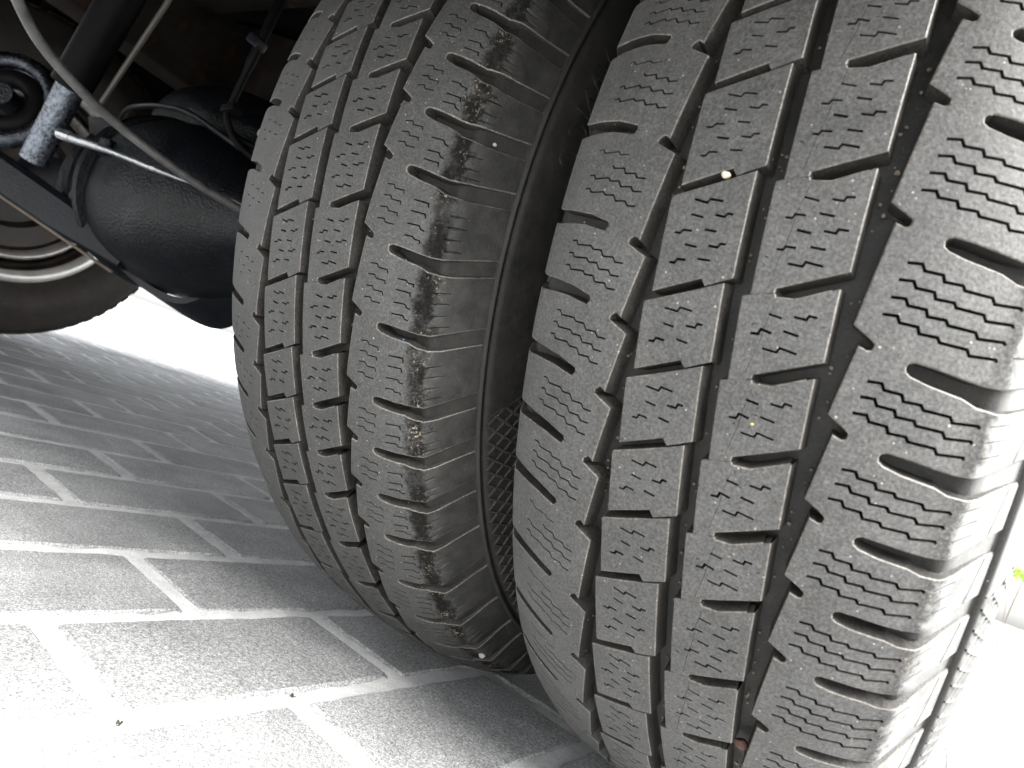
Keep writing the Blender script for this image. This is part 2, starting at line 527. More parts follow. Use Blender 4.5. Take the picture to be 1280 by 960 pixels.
def piece(name, outline, kinds, slits, grid, mats, rounds=None, bevel=0.42, crumble=None, seed=0, wallmat=2, drop=None, slitw=0.5, slitd=5.0):
    """one block of tread rubber cut from the (w, s) plane and wrapped on the tyre.
    outline in (mm across, mm down); slits: list of (polyline, width, depth)"""
    rg = np.random.default_rng(seed)
    pts, kd = round_poly(outline, kinds, rounds or {})
    # subdivide long edges
    P, K = [], []
    n = len(pts)
    for i in range(n):
        a, b = np.array(pts[i]), np.array(pts[(i + 1) % n])
        L = np.hypot(*(b - a)); k = max(1, int(math.ceil(L / 2.6)))
        for j in range(k):
            P.append(a + (b - a) * j / k); K.append(kd[i])
    P = np.array(P)
    if area(P) < 0:
        P = P[::-1].copy(); K = K[::-1]; K = K[1:] + K[:1]
    n = len(P)
    # inset for the bevel
    inner = np.empty_like(P); outer = P.copy(); low = np.empty_like(P)
    jit = rg.normal(0, 0.05, n)
    for i in range(n):
        d1 = P[i] - P[i - 1]; d2 = P[(i + 1) % n] - P[i]
        n1 = np.array([-d1[1], d1[0]]) / np.hypot(*d1); n2 = np.array([-d2[1], d2[0]]) / np.hypot(*d2)
        b1 = bevel if K[i - 1] == 'g' else (0.12 if K[i - 1] == 't' else 0)
        b2 = bevel if K[i] == 'g' else (0.12 if K[i] == 't' else 0)
        A = np.array([n1, n2])
        if abs(np.linalg.det(A)) < 0.25:
            off = (n1 + n2) / 2 * (b1 + b2) / 2
        else:
            off = np.linalg.solve(A, np.array([b1, b2]))
        L = np.hypot(*off)
        if L > 1.2: off *= 1.2 / L
        k = 1 + (jit[i] * 2 if b1 and b2 else 0)
        inner[i] = P[i] + off * k
        low[i] = P[i] - off * (1.1 if off[0] > -0.15 else 3.2)
    # interior points
    gw, gs = grid(P)
    def inside(q):
        x, y = q; c = False
        for i in range(n):
            xi, yi = P[i]; xj, yj = P[i - 1]
            if (yi > y) != (yj > y) and x < (xj - xi) * (y - yi) / (yj - yi) + xi: c = not c
        return c
    SL = [ribbon(s[0], s[1]) for s in slits]
    SL = [r_ if area(r_) > 0 else r_[::-1] for r_ in SL]
    allseg = [(inner[i], inner[(i + 1) % n]) for i in range(n)]
    for r_ in SL:
        allseg += [(r_[i], r_[(i + 1) % len(r_)]) for i in range(len(r_))]
    A_ = np.array([s[0] for s in allseg]); B_ = np.array([s[1] for s in allseg]); D_ = B_ - A_
    L2 = (D_ ** 2).sum(1) + 1e-12
    steiner = []
    for x in gw:
        for y in gs:
            q = np.array([x, y]) + rg.uniform(-.15, .15, 2)
            if not inside(q): continue
            t = np.clip(((q - A_) * D_).sum(1) / L2, 0, 1)
            dd = np.hypot(*(A_ + D_ * t[:, None] - q).T).min()
            if dd > 0.45: steiner.append(q)
    verts = [Vector(v) for v in inner]
    faces = [list(range(n))]
    edges = []
    for r_ in SL:
        b0 = len(verts)
        verts += [Vector(v) for v in r_]
        faces.append(list(range(b0, b0 + len(r_))))
    verts += [Vector(v) for v in steiner]
    vo, eo, fo, ov, oe, of = delaunay_2d_cdt(verts, edges, faces, 0, 1e-4)
    keep = [f for f, o in zip(fo, of) if o and 0 in o and len(o) == 1]
    V2 = np.array([(v.x, v.y) for v in vo])
    # depth of slit per vertex
    dep = np.zeros(len(V2))
    if crumble is not None:
        dep = crumble(V2, rg)
    top = surf(V2[:, 0], V2[:, 1], dep)
    verts3 = [tuple(v) for v in top]
    F, MI = [], []
    cnt = {}
    for f in keep:
        # orientation: outward
        F.append(tuple(f)); MI.append(0)
        for a, b in zip(f, list(f[1:]) + [f[0]]):
            cnt[(a, b)] = cnt.get((a, b), 0) + 1
    bnd = [(a, b) for (a, b) in cnt if (b, a) not in cnt]
    # nearest outline vertex for boundary verts lying on inner ring
    omap = {}
    for vi, o in enumerate(ov):
        for q in o:
            if q < n: omap[vi] = q
    wallcache = {}
    def add(p):
        verts3.append(tuple(p)); return len(verts3) - 1
    for a, b in bnd:
        if a in omap and b in omap and (abs(omap[a] - omap[b]) in (1, n - 1)):
            ia, ib = omap[a], omap[b]
            kk = K[min(ia, ib)] if abs(ia - ib) == 1 else K[n - 1]
            if kk in ('c', 'r'):
                continue
            ids = []
            for q in (ia, ib):
                if ('o', q) not in wallcache:
                    bev = np.hypot(*(inner[q] - P[q]))
                    bd = min(0.35, bev * 0.8)
                    base = float(dep[a if q == ia else b])
                    o1 = add(surf(P[q][0], P[q][1], base + bd))
                    gd = groove_depth(P[q][0])
                    o2 = add(surf(low[q][0], low[q][1], max(gd + 0.5, 0.6)))
                    wallcache[('o', q)] = (o1, o2)
                ids.append(wallcache[('o', q)])
            (oa, la), (ob, lb) = ids
            F.append((a, oa, ob, b)); MI.append(1 if kk == 'g' else 0)
            F.append((oa, la, lb, ob)); MI.append(wallmat)
        else:
            ids = []
            for q in (a, b):
                if ('s', q) not in wallcache:
                    wx = V2[q][0]
                    wallcache[('s', q)] = add(surf(V2[q][0], V2[q][1], min(slitd, groove_depth(wx) * .75)))
                ids.append(wallcache[('s', q)])
            F.append((a, ids[0], ids[1], b)); MI.append(wallmat)
    me = mesh_from(name, verts3, F, mats, MI, True, 28)
    bm = bmesh.new(); bm.from_mesh(me)
    # make every face point away from the solid: flip whole mesh if the top faces look inwards
    f0 = bm.faces[0] if False else None
    bm.faces.ensure_lookup_table()
    f0 = bm.faces[0]
    c = f0.calc_center_median()
    if f0.normal.dot(Vector((0, c.y, c.z))) < 0:
        bmesh.ops.reverse_faces(bm, faces=bm.faces)
    bm.to_mesh(me); bm.free()
    me.update()
    return me

def grid_centre(P):
    return (np.arange(P[:, 0].min(), P[:, 0].max(), 3.2), np.arange(P[:, 1].min(), P[:, 1].max(), 3.6))
def grid_shoulder(P):
    w0, w1 = P[:, 0].min(), P[:, 0].max()
    base = np.concatenate([np.arange(30, 79, 3.2), np.arange(79, 90, 0.9), np.arange(90, 117.5, 3.0)])
    base = np.concatenate([-base[::-1], base])
    return (base[(base > w0) & (base < w1)], np.arange(P[:, 1].min(), P[:, 1].max(), 3.6))
def grid_crumbly(P):
    base = np.concatenate([np.arange(38, 70, 3.2), np.arange(70, 88, 0.75), np.arange(88, 117.5, 3.0)])
    ss = np.arange(P[:, 1].min(), P[:, 1].max(), 0.9)
    return base, ss

G = lambda pl: [(x, y * DEG) for x, y in pl]     # (mm, degrees) -> (mm, mm)
SLEN, LLEN = 360 / 218 * 3, 360 / 218 * 4

def zs(x, v, w=0.5):
    """a pair-of-steps sipe; arguments are lists"""
    return (G(list(zip(x, v))), w)

B_SHORT = [([-20.8, -15.5, -14.9, -10.1], [.16, .23, -.04, .04]), ([-19.8, -15.4], [1.1, 1.18]), ([-11.2, -7.7, -7.1, -5.2], [.95, .96, .7, .72]),
           ([-23.9, -21.9, -21.3, -17.8], [2.32, 2.3, 2.06, 2.1]), ([-13.5, -9.0], [1.85, 1.95])]
B_LONG = [([-20.6, -15.6, -14.7, -10.0], [.09, .24, 0.0, .06]), ([-20.2, -15.4], [1.02, 1.12]), ([-11.4, -7.9, -7.1, -5.2], [.90, .96, .74, .76]),
          ([-24.6, -22.4, -21.5, -18.2], [2.21, 2.21, 1.99, 2.0]), ([-13.7, -9.2], [1.83, 1.86]), ([-19.5, -14.8], [2.84, 2.91]),
          ([-10.8, -7.4, -6.6, -4.7], [2.73, 2.76, 2.53, 2.52]), ([-23.5, -21.5, -20.7, -17.5], [4.02, 4.02, 3.77, 3.76]), ([-13.3, -8.7], [3.59, 3.57])]
C_SHORT = [([15.6, 20.0], [-.67, -.57]), ([23.6, 27.5, 28.0, 30.5], [-.78, -.74, -.98, -.95]), ([11.4, 13.9, 14.5, 18.1], [.56, .53, .23, .36]),
           ([21.5, 26.5], [.09, .2]), ([16.5, 21.2, 21.8, 27.5], [1.26, 1.32, 1.04, 1.18])]
C_LONG = [([16.0, 20.9], [-.68, -.57]), ([24.5, 28.1, 28.6, 31.2], [-.74, -.72, -.96, -.99]), ([12.0, 14.3, 14.9, 18.2], [.56, .55, .32, .31]),
          ([22.1, 26.9], [.11, .16]), ([16.8, 21.4], [1.16, 1.24]), ([24.9, 28.6, 29.1, 32.2], [1.02, 1.05, .82, .82]),
          ([12.3, 14.3, 14.9, 18.2], [2.35, 2.35, 2.14, 2.14]), ([22.4, 27.2], [1.97, 2.0]), ([17.1, 21.7, 22.4, 27.8], [3.05, 3.07, 2.81, 2.9])]

def block_B(name, L, sip, crease, mats, seed, wj=0):
    o = G([(-29.7, 0), (-19.5, -.66), (-8.9, -1.38), (-1.5, -1.92), (1.0, L - 2.27), (-8.2, L - 1.52), (-10.1, L - 1.93), (-27.4, L - .68)])
    k = ['g', 'g', 't', 'g', 't', 'g', 'g', 'g']
    s = [zs(*q, w=0.72 + 0.25 * random.random()) for q in sip]
    if crease:
        s.append((G([(-8.2, -1.1), (-8.7, L * .1), (-9.2, L * .32), (-10.4, L * .5), (-11.2, L - 2.15)]), 0.10))
    return piece(name, o, k, s, grid_centre, mats, {4: .5, 0: .8}, seed=seed)

def block_C(name, L, sip, crease, mats, seed):
    o = G([(5.5, -1.40), (10.5, -1.66), (15.9, -1.83), (16.4, -1.68), (22.4, -1.76), (34.9, -2.78), (36.2, L - 3.66), (15.8, L - 2.12), (15.6, L - 1.85), (8.0, L - 1.55)])
    k = ['t', 't', 'g', 'g', 'g', 'g', 'g', 'g', 't', 'g']
    s = [zs(*q, w=0.72 + 0.25 * random.random()) for q in sip]
    for q in range(2):
        cx, cy = random.uniform(8, 33), random.uniform(-.6, L - 3.4)
        s.append((G([(cx, cy), (cx + random.uniform(.5, 1.4), cy + random.uniform(-.1, .1))]), random.uniform(.2, .4)))
    if crease:
        s.append((G([(16.6, -1.35), (16.3, -.85), (15.4, 0.0), (15.2, L * .2), (13.9, L * .42), (13.2, L - 2.15)]), 0.13))
    return piece(name, o, k, s, grid_centre, mats, {5: .6, 0: .4}, seed=seed)

def zig(x0, v0, pts, x1=999):
    out = [(x0 + a, v0 + b) for a, b in pts if x0 + a <= x1]
    return G(out)
ZL = [(0, 0), (2.6, -.02), (4.0, .27), (11.5, .25), (12.9, .47), (17.2, .46), (18.9, .84), (23.6, .81), (25.0, 1.10), (28.9, 1.10)]
ZR = [(0, 0), (4.1, -.05), (5.2, .27), (10.3, .30), (11.2, .63), (16.3, .62), (17.2, .85), (25.0, .90), (26.1, 1.19), (33.6, 1.08), (34.2, 1.22)]

def block_L(name, L, long_, mats, seed, few=False):
    o = G([(-33.8, 1.72), (-37.8, .78 + L), (-40.2, .52 + L), (-42.2, .80 + L), (-42.4, 1.06 + L), (-53.6, .08 + L), (-53.9, -.16 + L), (-64, -.62 + L), (-76, -.88 + L), (-86, -1.05 + L),
           (-96, -1.6 + L), (-117.6, -2.0 + L), (-117.6, -.85), (-96, -.45), (-86, .0), (-76.3, .0), (-66, .10), (-54.8, .44), (-53.6, .08), (-42.4, 1.06)])
    k = ['g', 'g', 'g', 'g', 'c', 'g', 'g', 'g', 'g', 'g', 'g', 'r', 'g', 'g', 'g', 'g', 'g', 'g', 'c', 'g']
    s = []
    if long_:
        s.append((zig(-70.6, 1.40, ZL[:6]), .45)); s.append((zig(-67.2, 2.52, ZL[3:] if False else ZL), .45) if False else (G([(-60.0, 2.58), (-58.7, 2.81), (-53.7, 2.81), (-52.7, 3.15), (-47.9, 3.14), (-46.8, 3.43), (-42.7, 3.43)]), .68))
        s.append((zig(-71.7, 3.22, ZL), .68)); s.append((zig(-71.9, 4.18, [(a * .975, b) for a, b in ZL]), .68))
    else:
        s.append((zig(-71.1, 1.26, ZL), .68)); s.append((zig(-71.6, 2.13, ZL), .68)); s.append((zig(-72.0, 3.0, ZL), .68))
    if few:
        s = [(G(q), .5) for q in ([(-47.5, 2.4), (-44.0, 2.42)], [(-54.5, 2.1), (-51.0, 2.08), (-50.2, 2.35)], [(-49.5, 3.3), (-46.0, 3.32)],
                                  [(-63.0, 1.75), (-59.5, 1.74)], [(-57.5, 3.0), (-54.2, 3.02)], [(-66.5, 2.7), (-64.4, 2.7), (-63.6, 2.9)], [(-61.0, 3.75), (-57.8, 3.75)])]
    return piece(name, o, k, s, grid_shoulder, mats, {2: .8, 3: .6, 5: .9, 6: .9, 17: .6}, seed=seed)

def r_outline(L):
    o = G([(44.2, -.58), (41.3, L - 1.6), (46.6, L - 1.08), (48.7, L - .82), (48.3, L - .50), (58.8, L - .02), (59.3, L - .20), (60.9, L - .30), (66, L - .22), (75, L + .02), (81, L + .16), (87, L + .14), (97, L - .18), (117.6, L - .95),
           (117.6, .60), (104, 1.05), (94, 1.36), (87, 1.40), (81, 1.30), (76.4, .98), (66, .68), (60.6, .42), (59.1, .24), (58.8, -.02), (48.3, -.50), (47.2, -.42)])
    k = ['g', 'g', 'g', 'g', 'c', 'g', 'g', 'g', 'g', 'g', 'g', 'g', 'g', 'r', 'g', 'g', 'g', 'g', 'g', 'g', 'g', 'g', 'g', 'c', 'g', 'g']
    return o, k

def side_lines(vs, w0=86.5):
    return [(G([(w0, v), (w0 + 11, v - .22)]), 0.32) for v in vs]

def block_R(name, L, long_, mats, seed):
    o, k = r_outline(L)
    s = []
    if long_:
        s.append((zig(50.6, 1.36, ZR), 1.05)); s.append((zig(49.7, 2.29, ZR), 1.05))
        if seed % 2 == 0:
            s.append((zig(49.0, 3.24, ZR), 1.05)); s.append((zig(48.2, 4.18, ZR), 1.05))
        else:
            s.append((zig(49.2, 3.27, ZR, 66.5), 1.05)); s.append((G([(58.7, 4.38), (59.5, 4.8), (64.7, 4.8), (65.3, 5.05), (73.0, 5.04), (73.8, 5.32), (82.2, 5.22), (82.9, 5.4)]), 1.05))
        s += side_lines([2.4, 3.3, 5.0])
    else:
        s.append((zig(49.5, 1.14, ZR), 1.05)); s.append((zig(48.8, 2.02, ZR), 1.05)); s.append((zig(48.0, 2.95, ZR), 1.05))
        s += side_lines([2.15, 3.05, 3.95])
    return piece(name, o, k, s, grid_shoulder, mats, {2: .8, 3: .6}, seed=seed)

def crumbfn(V, rg):
    w = V[:, 0]
    band = np.clip((w - 73) / 3, 0, 1) * np.clip((87 - w) / 3, 0, 1)
    ph = rg.uniform(0, 9)
    lump = 0.5 + 0.5 * np.sin(V[:, 1] * .9 + ph) * np.sin(w * 1.3 + V[:, 1] * .35)
    return band * (0.25 + 0.45 * lump + 0.45 * rg.random(len(w)) ** 2)

def block_R_worn(name, L, long_, mats, seed):
    o, k = r_outline(L)
    g1 = [(0, 0), (4.0, -.04), (5.2, .25), (10.2, .28), (10.7, .56)]
    s = []
    rg = np.random.default_rng(seed)
    rows = ([1.55, 2.48, 3.45, 4.42] if long_ else [1.12, 2.06, 2.92])
    for i, v in enumerate(rows):
        last = i == len(rows) - 1
        s.append((zig(50.1 - .4 * i, v, g1[:4] if last else g1), .62))
    rows2 = ([2.37, 3.29, 4.36, 5.34] if long_ else [2.07, 3.17, 3.92])
    for i, v in enumerate(rows2):
        cut = rg.integers(0, 3)
        pl = [[(0, 0), (7.6, .06), (8.0, .4)], [(0, 0), (4.5, 0), (5.6, .2), (8.3, .22), (8.5, .46)], [(0, 0), (6.3, 0), (7.4, .28), (9.2, .36)]][cut]
        s.append((zig(66.7 - .3 * i, v, pl), .7))
    s += [(G([(85.6 + rg.uniform(0, .6), v + .65), (96.5 + rg.uniform(-2, 1), v + .42)]), 0.3) for v in rows2]
    return piece(name, o, k, s, grid_crumbly, mats, {2: .8, 3: .6}, bevel=.62, crumble=crumbfn, seed=seed)

def pitch_sequence(first, seq):
    """angles of the block corners going down from 'first', with the pitch lengths, right round the tyre"""
    tail = 'LSSLLSLSLSSLSLLLSSLSLLSLSLLSSLSLSLLSLLSSLSLLSSLSLLLSLSSLSLLS'
    need_s, need_l = 30, 32
    full = list(seq)
    for c in tail * 3:
        if full.count('S') < need_s and c == 'S': full.append('S')
        elif full.count('L') < need_l and c == 'L': full.append('L')
    while full.count('S') < need_s: full.append('S')
    while full.count('L') < need_l: full.append('L')
    out, a = [], first
    for c in full:
        out.append((a, c)); a -= SLEN if c == 'S' else LLEN
    return out

# carcass: groove floors between the blocks, ridge, sidewalls and beads
def carcass_profile():
    half = []
    for w in list(np.arange(0, 116, 3.0)) + [116.0, 116.9]:
        d = groove_depth(w)
        p = surf(w, 0, d); half.append((p[0], -p[1]))
    for w, d in [(117.5, -.5), (118.3, -1.5), (119.3, -1.6), (120.3, -.5), (121.2, 1.1), (122.2, 1.3), (123.4, .1)]:
        p = surf(w, 0, d); half.append((p[0], -p[1]))
    for w in np.arange(126, WL[-1], 4.0):
        p = surf(w, 0, 0.0); half.append((p[0], -p[1]))
    p = surf(WL[-1], 0, 0); half.append((p[0], -p[1])); half.append((p[0] - .012, -p[1] - .002))
    left = [(-x, r) for x, r in half[::-1]][:-1]
    return left + half

def carcass_mesh():
    V, F = lathe(carcass_profile(), 300)
    me = mesh_from('tyre_body', V, [f[::-1] for f in F], [M['body']], None, True, 50)
    bm = bmesh.new(); bm.from_mesh(me); bmesh.ops.recalc_face_normals(bm, faces=bm.faces); bm.to_mesh(me); bm.free()
    return me

def surf_strip(bm, pl, width, height, side=1):
    """raised bar running on the sidewall along a (w mm, s mm) polyline"""
    rb = ribbon(pl, width)
    n = len(pl)
    L, Rr = rb[:n], rb[n:][::-1]
    rows = []
    for a, b in zip(L, Rr):
        m_ = (a + b) / 2
        q = [surf(side * a[0], a[1], .25), surf(side * (a[0] * .75 + b[0] * .25), a[1] * .75 + b[1] * .25, -height), surf(side * (a[0] * .25 + b[0] * .75), a[1] * .25 + b[1] * .75, -height), surf(side * b[0], b[1], .25)]
        rows.append([bm.verts.new(v) for v in q])
    for r1, r2 in zip(rows, rows[1:]):
        for j in range(3):
            bm.faces.new((r1[j], r1[j + 1], r2[j + 1], r2[j]))

def knurl_mesh(a0, a1, mt):
    """diamond net of fine ribs between the ridge and mid sidewall, from angle a0 down to a1 (degrees)"""
    bm = bmesh.new()
    w0, w1 = 124, 158
    top, bot = -a0 * DEG, -a1 * DEG
    slope = 0.95
    def topline(w):          # the net's slanting upper edge
        return top - (w - w0) * 0.42
    step = 11.0
    for sgn in (1, -1):
        c = top - 60
        while c < bot + 60:
            pl = []
            for w in np.arange(w0, w1 + .1, 2):
                s = c + sgn * slope * (w - w0)
                if topline(w) <= s <= bot: pl.append((w, s))
            if len(pl) > 1:
                surf_strip(bm, pl, 2.1 if sgn > 0 else 1.7, .9)
            c += step
    surf_strip(bm, [(w, topline(w)) for w in np.arange(w0, w1 + .1, 2)], 1.0, .8)
    return bm_mesh('diamond_knurling', bm, [mt], True, 30)

def letters_mesh(txt, a_start, w_base, h):
    cu = bpy.data.curves.new('txt', 'FONT')
    cu.body = txt; cu.size = 1.0; cu.extrude = 0.5; cu.resolution_u = 3; cu.space_character = 1.12
    ob = bpy.data.objects.new('txt', cu); COL.objects.link(ob)
    dg = bpy.context.evaluated_depsgraph_get(); dg.update()
    me = bpy.data.meshes.new_from_object(ob.evaluated_get(dg))
    bpy.data.objects.remove(ob)
    bm = bmesh.new(); bm.from_mesh(me)
    bmesh.ops.triangulate(bm, faces=bm.faces)
    bmesh.ops.subdivide_edges(bm, edges=[e for e in bm.edges if e.calc_length() > .3], cuts=2)
    zmax = max(v.co.z for v in bm.verts)
    for v in bm.verts:
        s = -a_start * DEG + v.co.x * h * 1.35
        w = w_base - v.co.y * h * 1.35
        v.co = Vector(surf(w, s, -0.9 if v.co.z > 0 else 0.4))
    return bm_mesh('raised_lettering', bm, [M['body']], False)

SHARED = {}
def make_wheel(name, loc, first, seq, label, worn):
    w = empty(name, loc)
    tag(w, label, 'wheel', 'twin rear wheels on one hub')
    if 'body' not in SHARED: SHARED['body'] = carcass_mesh()
    bme = SHARED['body']
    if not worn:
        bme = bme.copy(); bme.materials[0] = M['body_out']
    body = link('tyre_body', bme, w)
    key = 'in' if worn else 'out'
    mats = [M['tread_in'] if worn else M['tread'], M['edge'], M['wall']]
    ms = {}
    for c, L, sb, sc_ in (('S', SLEN, B_SHORT, C_SHORT), ('L', LLEN, B_LONG, C_LONG)):
        ms['B' + c] = [block_B('tread_block', L, sb, worn, mats, q) for q in (1, 21, 31)]
        ms['C' + c] = [block_C('tread_block', L, sc_, not worn, mats, q) for q in (2, 22, 32)]
        ms['L' + c] = [block_L('shoulder_block', L, c == 'L', mats, 3, worn)]
        if worn:
            ms['R' + c] = [block_R_worn('shoulder_block', L, c == 'L', mats, 10 + i) for i in range(3)]
        else:
            ms['R' + c] = [block_R('shoulder_block', L, c == 'L', mats, q) for q in (4, 5, 6)]
    sq = pitch_sequence(first, seq)
    for i, (t, c) in enumerate(sq):
        nc = sq[(i + 1) % len(sq)][1]
        Lc = SLEN if c == 'S' else LLEN
        for rib in 'BC':
            o = link('tread_block', random.choice(ms[rib + c]), w)
            o.rotation_euler = (-t * D2R, 0, 0)
        o = link('shoulder_block', random.choice(ms['R' + c]), w)
        o.rotation_euler = (-(t - .6) * D2R, 0, 0)
        # the left shoulder runs from this pitch's lower boundary over the next pitch's length
        o = link('shoulder_block', random.choice(ms['L' + nc]), w)
        o.rotation_euler = (-((t - Lc) + 4.4) * D2R, 0, 0)
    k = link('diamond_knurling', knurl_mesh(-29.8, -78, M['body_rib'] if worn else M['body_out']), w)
    link('raised_lettering', letters_mesh('VANCO', 12.0, 150, 17), w)
    # moulded step near the ridge on the buttress
    bm = bmesh.new()
    for t, c in sq:
        L = (SLEN if c == 'S' else LLEN)
        s0 = -(t - .6) * DEG
        q = [(108.5, s0 + (L - .75) * DEG), (117.4, s0 + (L - 1.05) * DEG), (117.4, s0 + .75 * DEG), (112.5, s0 + .9 * DEG)]
        lo = [bm.verts.new(surf(a, b, .2)) for a, b in q]
        cx = sum(a for a, b in q) / 4; cy = sum(b for a, b in q) / 4
        hi = [bm.verts.new(surf(cx + (a - cx) * .93, cy + (b - cy) * .975, -.28)) for a, b in q]
        bm.faces.new(hi)
        for j in range(4):
            bm.faces.new((lo[j], lo[(j + 1) % 4], hi[(j + 1) % 4], hi[j]))
    st = link('buttress_pads', bm_mesh('buttress_pads', bm, [mats[0]], True, 25), w)
    # grit caught in the grooves
    rg = np.random.default_rng(5 if worn else 6)
    bm = bmesh.new()
    for i in range(150):
        wv = rg.choice([-34.0, -31.5, 3.0, 4.3, 38.2, 40.0]) + rg.normal(0, .4)
        a = rg.uniform(-75, 20)
        r = rg.uniform(.0003, .0008) * (1.5 if rg.random() < .08 else 1)
        c = surf(wv, -a * DEG, groove_depth(wv) - r * rg.uniform(300, 2500))
        rr = bmesh.ops.create_icosphere(bm, subdivisions=1, radius=r)
        for v in rr['verts']:
            v.co = Vector((v.co.x * rg.uniform(.7, 1.4), v.co.y * rg.uniform(.7, 1.3), v.co.z * rg.uniform(.7, 1.3))) + Vector(c)
    gr = link('groove_grit', bm_mesh('groove_grit', bm, [M['grit']], False), w); gr['kind'] = 'stuff'
    # rim
    rp = [(-.083, .222), (-.088, .226), (-.089, .219), (-.080, .209), (-.060, .204), (-.030, .188), (.020, .188), (.060, .204), (.080, .209), (.089, .219), (.088, .226), (.083, .222)]
    V, F = lathe(rp, 96)
    rim = link('rim', mesh_from('rim', V, F, [M['rim']]), w)
    s_ = -1 if worn else 1
    dp = [(s_ * -.02, .188), (s_ * -.05, .17), (s_ * -.075, .12), (s_ * -.085, .085), (s_ * -.085, .03)]
    V, F = lathe(dp, 96)
    link('wheel_disc', mesh_from('wheel_disc', V, F, [M['rim']]), rim)
    return w

DTW = 0.2273
outer = make_wheel('twin_wheel', (0, 0, R), 3.4 + 3 * SLEN + LLEN * 2, 'LLSSS' + 'SLLSSSSLLLLSS',
                   'outer wheel of the twin pair in the foreground, tread with long zigzag sipes', False)
inner = make_wheel('twin_wheel', (-DTW, 0, R), 7.35 + 2 * SLEN + LLEN * 2, 'LLSS' + 'SSSLLLSSSLLLS',
                   'inner wheel of the twin pair, its outer tread shoulder crumbly and soiled', True)

# ------------------------------------------------------------------ opposite inner wheel
fx = -1.57
fw = empty('far_wheel', (fx - .10, 0, R))
tag(fw, 'far wheel on the other side under the vehicle, brown sidewall and shiny silver rim edge', 'wheel')
prof = [(-.10, .215), (-.10, .26), (-.097, .30), (-.085, .330), (-.06, .340), (0, .345), (.06, .340), (.082, .331), (.092, .318), (.098, .300), (.1035, .282), (.105, .265), (.100, .245), (.091, .229), (.083, .218), (.078, .212)]
pp = [tuple(p)[:2] for p in catmull([(a, b, 0) for a, b in prof], 4)]
V, F = lathe(pp, 160)
link('tyre_body', mesh_from('tyre_body', V, F, [M['brown']]), fw)
bm = bmesh.new()
for i in range(66):
    a = i / 66 * 2 * math.pi
    rot = Matrix.Rotation(a, 3, 'X')
    box_bm(bm, rot @ Vector((.070, 0, -.3322)), (.030, .020, .004), rot, .0015)
    box_bm(bm, rot @ Vector((.02, .012, -.3412)), (.045, .020, .0045), rot, .0015)
link('tread_lugs', bm_mesh('tread_lugs', bm, [M['brown']]), fw)
# rim: a turned lip, deep well, dark dish
V, F = lathe([tuple(p)[:2] for p in catmull([(.080, .216, 0), (.087, .2215, 0), (.0955, .218, 0), (.0975, .206, 0), (.091, .197, 0), (.080, .196, 0)], 5)], 160)
link('rim_lip', mesh_from('rim_lip', V, F, [M['rim']]), fw)
V, F = lathe([tuple(p)[:2] for p in catmull([(.080, .196, 0), (.062, .193, 0), (.055, .184, 0), (.035, .180, 0), (.0, .178, 0), (-.03, .172, 0)], 5)], 160)
link('rim_well', mesh_from('rim_well', V, F, [M['rimdark']]), fw)
V, F = lathe([tuple(p)[:2] for p in catmull([(.066, .176, 0), (.070, .172, 0), (.070, .166, 0), (.062, .160, 0), (.050, .157, 0)], 5)], 160)
link('rust_ring', mesh_from('rust_ring', V, F, [painted('rusty_bright_ring', (0.42, 0.40, 0.38), 0.35, metal=.7, rust=.35)]), fw)
V, F = lathe([(-.03, .172), (-.02, .165), (.045, .158), (.05, .150), (.05, .11), (.03, .10), (.03, .02)], 120)
link('brake_drum', mesh_from('brake_drum', V, F, [M['rimdark']]), fw)

# ------------------------------------------------------------------ paving
ground = link('ground', mesh_from('ground', [(-150, -150, -.035), (150, -150, -.035), (150, 150, -.035), (-150, 150, -.035)], [(0, 1, 2, 3)], [M['farground']], None, False))
tag(ground, None, None, None, 'structure')
PHI = 1.51127
ca, sa = math.cos(PHI), math.sin(PHI)
AD, ND = Vector((ca, sa, 0)), Vector((-sa, ca, 0))
PW, PL, OFF, JO = 0.1121, 0.2036, 0.4106, -0.249
paving = empty('paving', (0, 0, 0))
tag(paving, 'paving of grey concrete blocks laid in running bond with pale sand joints', None, None, 'structure')

def paver_mesh(seed):
    rg = np.random.default_rng(seed)
    bm = bmesh.new()
    hw, hl, ch = PW / 2 - .0060, PL / 2 - .0060, .003
    nx, ny = 3, 5
    # outline with slightly uneven arrises
    def ring(ex, z, jit):
        out = []
        pts = []
        r = .0035
        for cx, cy, a0 in ((hw, hl, 0), (-hw, hl, 90), (-hw, -hl, 180), (hw, -hl, 270)):
            for k in range(3):
                a = (a0 + 45 * k) * D2R
                sx_, sy_ = (1 if cx > 0 else -1), (1 if cy > 0 else -1)
                pts.append((cx - sx_ * (r + ex) + r * math.cos(a), cy - sy_ * (r + ex) + r * math.sin(a)))
        full = []
        for i, p in enumerate(pts):
            q = pts[(i + 1) % len(pts)]
            L = math.hypot(q[0] - p[0], q[1] - p[1]); k = max(1, int(L / .012))
            for j in range(k):
                full.append((p[0] + (q[0] - p[0]) * j / k, p[1] + (q[1] - p[1]) * j / k))
        return [bm.verts.new((x + rg.normal(0, jit), y + rg.normal(0, jit), z)) for x, y in full]
    a = ring(ch, 0, .0006); b = ring(0, -ch * .9, .0007); c = ring(0, -.03, 0)
    bm.faces.new(a)
    for u, v in ((a, b), (b, c)):
        for j in range(len(u)):
            bm.faces.new((u[j], v[j], v[(j + 1) % len(v)], u[(j + 1) % len(u)]))
    return bm_mesh('paver', bm, [M['paver']], False)
PM = [paver_mesh(i) for i in range(6)]
cells = []
for row in range(-11, 24):
    for col in range(-12, 16):
        u = OFF + (row + .5) * PW
        a = JO + (col + .5) * PL + (PL / 2 if row % 2 == 0 else 0)
        p = AD * a + ND * u
        cells.append((p, row, col))
